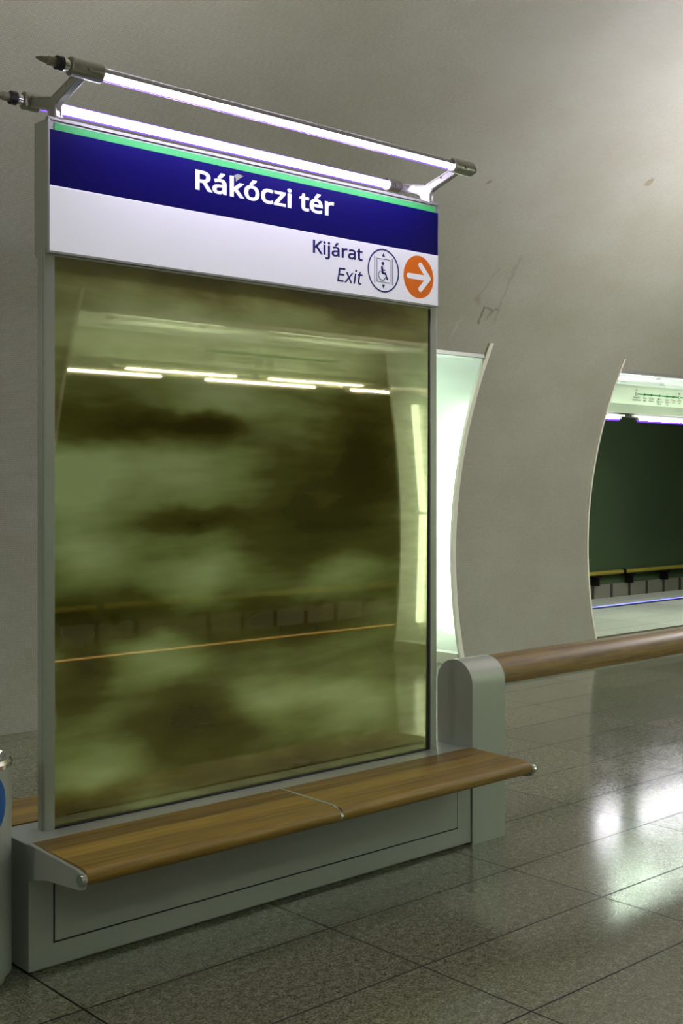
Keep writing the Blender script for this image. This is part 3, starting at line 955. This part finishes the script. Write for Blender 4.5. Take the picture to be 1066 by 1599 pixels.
route_board(9.6, 21.0, 1, 12.277, STOPS, 'pale route board with a green line of stops over the far right platform')
route_board(-2.0, 16.0, -1, 7.45, list(reversed(STOPS)), 'pale route board over the near platform, mirrored at the top of the sign glass')
G1, G2 = 'strip lights under the far route board', 'strip lights mirrored in the sign glass'
for i, (xa, xb) in enumerate(((10.65, 11.88), (12.30, 13.53), (13.95, 15.18), (15.60, 16.83))):
    strip_light(xa, xb, 1, 2.372, 8.33, 0.017, M['strip'], 'violet strip light under the far route board, %s from the left' % ('first', 'second', 'third', 'fourth')[i], G1)
for i, (xa, xb) in enumerate(((4.50, 5.50), (5.94, 7.16), (7.60, 8.83))):
    strip_light(xa, xb, -1, 2.425, 8.33, 0.0065, M['strip_warm'], 'lower warm strip light mirrored in the sign glass, %s' % ('leftmost', 'in the middle', 'by the right edge')[i], G2)
for i, (xa, xb) in enumerate(((5.17, 6.26), (6.62, 7.75))):
    strip_light(xa, xb, -1, 2.470, 8.325, 0.0035, M['strip_warm'], 'upper thin strip light mirrored in the sign glass, %s' % ('left', 'right')[i], G2)

for side, s, mat, lab in ((1, 'far', 'blue_led', 'blue line of lights along the edge of the far right platform'), (-1, 'near', 'amber_led', 'amber line of lights along the near platform edge, mirrored in the sign glass')):
    y = lambda v: mir(v, side)
    t = thing('edge_light', (10, y(9.29), 0), lab, 'edge light')
    obj('channel', boxes((2.0, 22.0, y(9.24), y(9.34), 0.0, 0.006)), M['black'], t)
    obj('lamp_strip', boxes((2.0, 22.0, y(9.312), y(9.335), 0.006, 0.016)), M[mat], t)

# rail along the far track walls
for side, xa, xb, lab in ((1, 15.77, 22.07, 'yellow rail with black couplings low on the far track wall'), (-1, 3.17, 17.87, 'yellow rail low on the near track wall, mirrored in the sign glass')):
    y = lambda v: mir(v, side)
    t = thing('wall_rail', ((xa + xb) / 2, y(12.45), 0.05), lab, 'rail')
    n = round((xb - xa) / 2.1)
    yr = 12.42
    for i in range(n):
        x = xa + i * 2.1
        obj('rail_tube', rod(B(), (x + 0.03, y(yr), 0.055), (x + 2.07, y(yr), 0.055), 0.038, 16), M['yellow'], t, smooth=True)
        obj('coupling', rod(B(), (x - 0.035, y(yr), 0.055), (x + 0.035, y(yr), 0.055), 0.050, 16), M['black'], t, smooth=True)
        for dx in (0.25, 1.35):
            bm = boxes((x + dx - 0.09, x + dx + 0.09, y(yr - 0.03), y(Y_FAR), -0.02, 0.012), (x + dx - 0.03, x + dx + 0.03, y(yr - 0.02), y(Y_FAR - 0.06), -0.16, -0.02))
            obj('bracket', bm, M['black'], t)

# ------------------------------------------------------------------ the station sign stand
XL, XR = 1.864, 4.0
YF, YB = 3.58, 3.80
ZB = 0.43
st = thing('station_sign_stand', (2.93, YC, 0), 'tall steel station sign stand with cloudy green glass panel and backlit name board', 'sign')
bm = boxes((XL, XR, YF, YB, 0.012, ZB - 0.004), (XL + 0.02, XR - 0.02, YF + 0.02, YB - 0.02, 0, 0.012), (XL - 0.004, XR, YF - 0.004, YB + 0.004, ZB - 0.006, ZB))
base = obj('plinth', bm, M['steel'], st, bevel=0.003)
for yy, d in ((YF, -1), (YB, 1)):
    bm = boxes((1.952, 3.912, yy - 0.0004, yy + d * 0.0012, 0.088, 0.40))
    obj('shadow_gap', bm, M['black'], base)
    obj('access_panel', boxes((1.957, 3.907, yy, yy + d * 0.003, 0.094, 0.396)), M['steel'], base, bevel=0.001)
# posts
for xa, xb in ((1.972, 2.010), (3.842, 3.880)):
    bm = boxes((xa, xb, 3.675, 3.690, ZB, 2.39), (xa + 0.002, xb - 0.002, 3.690, 3.693, ZB, 2.39), (xa, xb, 3.693, 3.725, ZB, 2.39))
    obj('post', bm, M['steel_v'], st, bevel=0.0015)
# the printed glass leans back by about a third of a degree
LEAN = -0.0055
gx0, gx1, gz0, gz1 = 2.012, 3.829, ZB + 0.006, 2.384
gy = lambda z: 3.683 + (z - 1.4) * LEAN
bm = prism_x(B(), [(gy(gz0), gz0), (gy(gz1), gz1), (gy(gz1) + 0.018, gz1), (gy(gz0) + 0.018, gz0)], gx0, gx1)
gp = obj('glass_panel', bm, M['glass'], st)
obj('gasket', boxes((3.829, 3.842, 3.682, 3.705, ZB, 2.384), (2.010, 2.012, 3.685, 3.705, ZB, 2.384), (2.012, 3.829, 3.676, 3.70, ZB, ZB + 0.006)), M['black'], gp)

# sign box
SX0, SX1, SY, SYB, SZ0, SZ1 = 1.980, 3.880, 3.664, 3.764, 2.380, 2.830
bm = boxes((SX0, SX1, SY + 0.003, SYB, SZ0, SZ1),
           (SX0 - 0.004, SX1 + 0.004, SY - 0.002, SY + 0.012, SZ1 - 0.006, SZ1 + 0.005),
           (SX0 - 0.004, SX1 + 0.004, SY - 0.002, SY + 0.012, SZ0 - 0.005, SZ0 + 0.004),
           (SX0 - 0.004, SX0 + 0.004, SY - 0.002, SY + 0.012, SZ0, SZ1),
           (SX1 - 0.004, SX1 + 0.004, SY - 0.002, SY + 0.012, SZ0, SZ1),
           (SX0, SX1, SY + 0.012, SYB - 0.012, SZ0 - 0.012, SZ0))
sb = obj('sign_box', bm, M['steel'], st, bevel=0.0012)
Z_NAVY, Z_GREEN = 2.604, 2.792
fa, fb = SY - 0.0005, SY + 0.003
obj('white_band', boxes((SX0 + 0.004, SX1 - 0.004, fa, fb, SZ0 + 0.004, Z_NAVY)), M['signwhite'], sb)
obj('navy_band', boxes((SX0 + 0.004, SX1 - 0.004, fa, fb, Z_NAVY, Z_GREEN)), M['signblue'], sb)
obj('green_band', boxes((SX0 + 0.022, SX1 - 0.022, fa, fb, Z_GREEN, SZ1 - 0.014)), M['signgreen'], sb)
fy = fa - 0.0006
obj('band_glow', boxes((SX0 + 0.004, SX1 - 0.004, fa - 0.0006, fa, Z_NAVY - 0.0025, Z_NAVY)), M['signline'], sb)  # thin emissive bar painting the glow where the bands meet
for part in ((0, 13), (13, 18)):
    put_mesh('station_name', glyph_mesh('Rákóczi tér', 0.022, 0.1685, 0.120, 0.0, part), M['signwhite'], sb, (2.577, fy, 2.688))
put_mesh('exit_word', glyph_mesh('Kijárat', 0.017, 0.1150, 0.088), M['ink'], sb, (3.149, fy, 2.526))
put_mesh('exit_word_slanted', glyph_mesh('Exit', 0.007, 0.105, 0.098, 0.20), M['ink'], sb, (3.279, fy, 2.426))


def ring_y(bm, cx, cz, r0, r1, ya, yb, n=64):
    vs = [[bm.verts.new((cx + r * math.cos(2 * math.pi * k / n), yy, cz + r * math.sin(2 * math.pi * k / n))) for k in range(n)] for r, yy in ((r0, ya), (r1, ya), (r1, yb), (r0, yb))]
    for a in range(4):
        for k in range(n):
            bm.faces.new((vs[a][k], vs[a][(k + 1) % n], vs[(a + 1) % 4][(k + 1) % n], vs[(a + 1) % 4][k]))
    return bm


def disc_y(bm, cx, cz, r, ya, yb, n=64):
    return prism_y(bm, [(cx + r * math.cos(2 * math.pi * k / n), cz + r * math.sin(2 * math.pi * k / n)) for k in range(n)], ya, yb)


def bar_y(bm, p, q, w, ya, yb, rnd=True):
    """thick stroke from p to q in the XZ plane with round ends"""
    (x0, z0), (x1, z1) = p, q
    a = math.atan2(z1 - z0, x1 - x0)
    pts = []
    n = 8
    for k in range(n + 1):
        b = a + math.pi / 2 + math.pi * k / n
        pts.append((x0 + w * math.cos(b), z0 + w * math.sin(b)))
    for k in range(n + 1):
        b = a - math.pi / 2 + math.pi * k / n
        pts.append((x1 + w * math.cos(b), z1 + w * math.sin(b)))
    return prism_y(bm, pts, ya, yb)


obj('tape_scrap', prism_y(B(), [(2.752, 2.765), (2.772, 2.776), (2.800, 2.772), (2.778, 2.757), (2.764, 2.745), (2.763, 2.758)], fy - 0.0004, fy), M['grey'], sb)
# lift symbol
cx, cz, ya, yb = 3.542, 2.499, fy - 0.0006, fy + 0.0004
bm = ring_y(B(), cx, cz, 0.0855, 0.092, ya, yb)
for sx in (-1, 1):
    box(bm, cx + sx * 0.0515 - 0.0013, cx + sx * 0.0515 + 0.0013, ya, yb, cz - 0.056, cz + 0.056)
for z0, z1, x0, x1 in ((cz - 0.050, cz - 0.0475, -0.040, 0.040), (cz + 0.0475, cz + 0.050, -0.040, 0.040), (cz - 0.05, cz + 0.05, -0.040, -0.0375), (cz - 0.05, cz + 0.05, 0.0375, 0.040)):
    box(bm, cx + x0, cx + x1, ya, yb, z0, z1)
for d in (1, -1):
    prism_y(bm, [(cx - 0.009, cz + d * 0.059), (cx + 0.009, cz + d * 0.059), (cx, cz + d * 0.075)], ya, yb)
disc_y(bm, cx - 0.004, cz + 0.030, 0.0075, ya, yb, 24)
bar_y(bm, (cx - 0.0085, cz + 0.013), (cx - 0.006, cz - 0.008), 0.0055, ya, yb)
bar_y(bm, (cx - 0.008, cz + 0.004), (cx + 0.008, cz + 0.002), 0.0022, ya, yb)
bar_y(bm, (cx - 0.004, cz - 0.010), (cx + 0.012, cz - 0.011), 0.0042, ya, yb)
bar_y(bm, (cx + 0.012, cz - 0.011), (cx + 0.021, cz - 0.033), 0.0038, ya, yb)
bar_y(bm, (cx + 0.021, cz - 0.033), (cx + 0.025, cz - 0.032), 0.0022, ya, yb)
# the wheel, open at the upper right
pts = [(cx - 0.008 + 0.0205 * math.cos(a), cz - 0.020 + 0.0205 * math.sin(a)) for a in [math.radians(120 + 10 * k) for k in range(23)]]
for p, q in zip(pts, pts[1:]):
    bar_y(bm, p, q, 0.0016, ya, yb)
obj('lift_symbol', bm, M['ink'], sb)
# orange arrow disc
cx, cz = 3.754, 2.4965
obj('arrow_disc', disc_y(B(), cx, cz, 0.0925, fy - 0.0004, fy + 0.0004), M['signorange'], sb)
bm = bar_y(B(), (cx - 0.062, cz), (cx + 0.058, cz), 0.0115, fy - 0.0014, fy)
bar_y(bm, (cx + 0.010, cz + 0.052), (cx + 0.062, cz), 0.0115, fy - 0.0018, fy)
bar_y(bm, (cx + 0.010, cz - 0.052), (cx + 0.062, cz), 0.0115, fy - 0.0016, fy)
obj('arrow', bm, M['signwhite'], sb)

# ------------------------------------------------------------------ twin tube lamp over the sign
tl = thing('twin_tube_lamp', (2.93, YC, SZ1), 'twin LED tube lamp on forked brackets over the station name sign', 'lamp')
FRONT, BACK = (3.507, 2.960), (3.870, 2.938)
for xc in (2.022, 3.842):
    pl = [(3.672, SZ1 + 0.006), (3.674, 2.862), (3.665, 2.880), (3.645, 2.890), (3.545, 2.922), (3.520, 2.930), (3.520, 2.958), (3.560, 2.950), (3.672, 2.918), (3.700, 2.914), (3.740, 2.922), (3.845, 2.952), (3.868, 2.950), (3.870, 2.920), (3.780, 2.894), (3.745, 2.884), (3.730, 2.872), (3.722, 2.855), (3.720, SZ1 + 0.006)]
    bm = prism_x(B(), pl, xc - 0.012, xc + 0.012)
    # raised rims of the casting
    for a, b in (((3.675, 2.84), (3.675, 2.885)), ((3.675, 2.885), (3.535, 2.930)), ((3.715, 2.84), (3.72, 2.875)), ((3.70, 2.912), (3.86, 2.948)), ((3.69, 2.914), (3.54, 2.955)), ((3.745, 2.885), (3.865, 2.922))):
        rod(bm, (xc - 0.010, a[0], a[1]), (xc - 0.010, b[0], b[1]), 0.005, 8)
        rod(bm, (xc + 0.010, a[0], a[1]), (xc + 0.010, b[0], b[1]), 0.005, 8)
    box(bm, xc - 0.016, xc + 0.016, 3.665, 3.728, SZ1 + 0.006, SZ1 + 0.012)
    br = obj('bracket', bm, M['cast'], tl, bevel=0.003)
    for yy, zz in ((3.60, 2.930), (3.80, 2.925)):
        obj('screw', rod(B(), (xc - 0.015, yy, zz), (xc + 0.015, yy, zz), 0.006, 10), M['chrome'], br)


def tube_lamp(yy, zz, ends, led, glands):
    (a0, a1), (b0, b1) = ends
    tb = obj('light_tube', rod(B(), (a1 - 0.01, yy, zz), (b0 + 0.01, yy, zz), 0.022, 28, cap=False), M['tube'], tl, smooth=True)
    bm = B()
    prism_x(bm, [(yy + led[0] * math.cos(t) , zz + led[1] + led[2] * math.sin(t)) for t in [2 * math.pi * k / 14 for k in range(14)]], a1 + 0.004, b0 - 0.004)
    obj('led_strip', bm, M['led'], tb, smooth=True)
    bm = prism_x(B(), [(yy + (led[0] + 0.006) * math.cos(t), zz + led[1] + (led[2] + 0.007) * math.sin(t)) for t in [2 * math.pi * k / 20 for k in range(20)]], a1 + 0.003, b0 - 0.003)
    obj('violet_halo', bm, M['violet'], tb, smooth=True)  # added shell, paints the violet halo of the strip
    zc_ = led[1] + led[2]
    rc = 0.0185
    a_ = math.asin(zc_ / rc)
    obj('led_carrier', prism_x(B(), [(yy + rc * math.cos(a_ + (math.pi - 2 * a_) * k / 12), zz + rc * math.sin(a_ + (math.pi - 2 * a_) * k / 12)) for k in range(13)], a1, b0), M['carrier'], tb, smooth=True)
    for x0, x1, d in ((a0, a1, -1), (b0, b1, 1)):
        bm = lathe_x(B(), [(x0, 0.026), (x0 + 0.004, 0.031), (x1 - 0.004, 0.031), (x1, 0.026)], yy, zz, 28)
        s = obj('sleeve', bm, M['bronze'], tb, smooth=True)
        if glands == 'long' or d < 0:
            xo = x0 if d < 0 else x1
            obj('gland', lathe_x(B(), [(xo, 0.019), (xo + d * 0.022, 0.019), (xo + d * 0.024, 0.016)], yy, zz), M['chrome'], tb, smooth=True)
            obj('gland_nut', lathe_x(B(), [(xo + d * 0.020, 0.019), (xo + d * 0.024, 0.0235), (xo + d * 0.046, 0.0235), (xo + d * 0.050, 0.018)], yy, zz, 12), M['black'], tb)
            obj('cable_end', lathe_x(B(), [(xo + d * 0.048, 0.015), (xo + d * 0.075, 0.015), (xo + d * 0.080, 0.011), (xo + d * 0.100, 0.009), (xo + d * 0.118, 0.003)], yy, zz, 16), M['cone'], tb, smooth=True)
        else:
            obj('gland', lathe_x(B(), [(x1, 0.020), (x1 + 0.014, 0.019), (x1 + 0.018, 0.012), (x1 + 0.026, 0.010)], yy, zz, 12), M['black'], tb)
        xm = (x0 + x1) / 2
        obj('screw', rod(B(), (xm, yy - 0.034, zz - 0.004), (xm, yy - 0.02, zz - 0.004), 0.008, 12), M['bronze'], s, smooth=True)


tube_lamp(FRONT[0], FRONT[1], ((1.968, 2.090), (3.792, 3.918)), (0.011, -0.0085, 0.008), 'short')
tube_lamp(BACK[0], BACK[1], ((1.990, 2.052), (3.758, 3.830)), (0.014, -0.001, 0.014), 'short')

# ------------------------------------------------------------------ benches
def bench(side, label):
    y = lambda v: mir(v, side)
    t = thing('wooden_bench', (2.93, y(3.40), ZB), label, 'bench')
    top, bot = ZB + 0.004, ZB - 0.052
    yf, yb = 3.222, 3.575
    r = 0.026
    prof = [(yb, top), (yf + 0.05, top - 0.003)]
    for k in range(9):
        a = math.radians(80 + k * 22.5 * 0.95)
        prof.append((yf + r + r * math.cos(a), top - 0.006 - r + r * math.sin(a)))
    prof += [(yf + 0.05, bot + 0.004), (yb, bot)]
    prof = [(y(a), b) for a, b in prof]
    for xa, xb in ((1.872, 2.903), (2.917, 3.985)):
        obj('seat_panel', prism_x(B(), prof, xa, xb), M['oak'], t, smooth=True, angle=50)
    p2 = [(y(yb - 0.001), top + 0.0015), (y(yf + 0.045), top - 0.0015), (y(yf + 0.004), top - 0.022), (y(yf - 0.003), top - 0.034), (y(yf + 0.008), bot + 0.006), (y(yf + 0.05), bot), (y(yb - 0.001), bot - 0.004)]
    obj('joint_strip', prism_x(B(), p2, 2.904, 2.916), M['steel'], t)
    pe = [(y(3.575), ZB + 0.006), (y(yf + 0.035), top - 0.010), (y(yf + 0.002), top - 0.020), (y(yf - 0.004), top - 0.035), (y(yf + 0.006), bot - 0.008), (y(yf + 0.03), bot - 0.014), (y(3.45), 0.345), (y(3.575), 0.315)]
    for xa, xb in ((1.856, 1.871), (3.986, 3.999)):
        br = obj('end_bracket', prism_x(B(), pe, xa, xb), M['steel'], t, bevel=0.002)
        xo = xa if xa < 3 else xb
        obj('cap', rod(B(), (xo - 0.004, y(yf + 0.014), top - 0.036), (xo + 0.008, y(yf + 0.014), top - 0.036), 0.019, 18), M['chrome'], br, smooth=True)
    return t


bench(1, 'oak bench seat along the front of the sign stand')
bench(-1, 'oak bench seat on the back of the sign stand')

# ------------------------------------------------------------------ lean rail
lr = thing('lean_rail', (6.0, 3.68, 0), 'lean rail of oak on a round topped steel pier right of the sign', 'railing')
ry, rr, zc = 3.680, 0.1075, 0.703
arch = [(ry + rr * math.cos(math.radians(180 * k / 20)), zc + rr * math.sin(math.radians(180 * k / 20))) for k in range(21)]
for xa, xb in ((4.002, 4.222), (7.66, 7.88)):
    bm = prism_x(B(), arch + [(ry - rr, 0.0), (ry + rr, 0.0)], xa, xb)
    obj('pier', bm, M['steel_v'], lr, smooth=True, bevel=0.0)
arch2 = [(ry + (rr - 0.003) * math.cos(math.radians(180 * k / 20)), zc + (rr - 0.003) * math.sin(math.radians(180 * k / 20))) for k in range(21)]
obj('rail', prism_x(B(), arch2 + [(ry - rr + 0.003, 0.690), (ry + rr - 0.003, 0.690)], 4.222, 7.66), M['oak'], lr, smooth=True)
obj('under_strip', boxes((4.222, 7.66, ry - rr + 0.006, ry + rr - 0.006, 0.678, 0.690)), M['steel'], lr)

# ------------------------------------------------------------------ litter bin
bx, by, brad = 1.680, 3.700, 0.165
bn = thing('litter_bin', (bx, by, 0), 'round steel litter bin with a blue sticker left of the bench', 'bin')
bm = lathe_z(B(), [(brad - 0.02, 0.0), (brad - 0.02, 0.03), (brad, 0.03), (brad, 0.690)], bx, by, 64)
obj('body', bm, M['steel_v'], bn, smooth=True)
bm = lathe_z(B(), [(brad - 0.01, 0.690), (brad + 0.002, 0.692), (brad + 0.004, 0.706), (brad - 0.004, 0.718), (brad - 0.018, 0.720), (brad - 0.03, 0.710), (brad - 0.045, 0.700), (0.085, 0.694), (0.080, 0.66), (0.078, 0.60)], bx, by, 64)
obj('lid', bm, M['chrome'], bn, smooth=True)
obj('liner', lathe_z(B(), [(0.070, 0.60), (0.074, 0.655), (0.072, 0.655), (0.068, 0.602)], bx, by, 32), M['black'], bn, smooth=True)
bm = B()
a_mid = math.atan2(-by, -bx) + math.radians(22)
R = 0.108
ctr = bm.verts.new((bx + (brad + 0.0012) * math.cos(a_mid), by + (brad + 0.0012) * math.sin(a_mid), 0.62 - 0.03))
prev = [ctr] * 1
rings = []
for j in range(1, 7):
    rings.append([])
    for k in range(40):
        t_ = 2 * math.pi * k / 40
        a = a_mid + R * j / 6 * math.cos(t_) / brad
        rings[-1].append(bm.verts.new((bx + (brad + 0.0012) * math.cos(a), by + (brad + 0.0012) * math.sin(a), 0.59 + R * j / 6 * math.sin(t_))))
for k in range(40):
    bm.faces.new((ctr, rings[0][k], rings[0][(k + 1) % 40]))
for a, b in zip(rings, rings[1:]):
    for k in range(40):
        bm.faces.new((a[k], b[k], b[(k + 1) % 40], a[(k + 1) % 40]))
obj('sticker', bm, M['sticker'], bn, smooth=True)
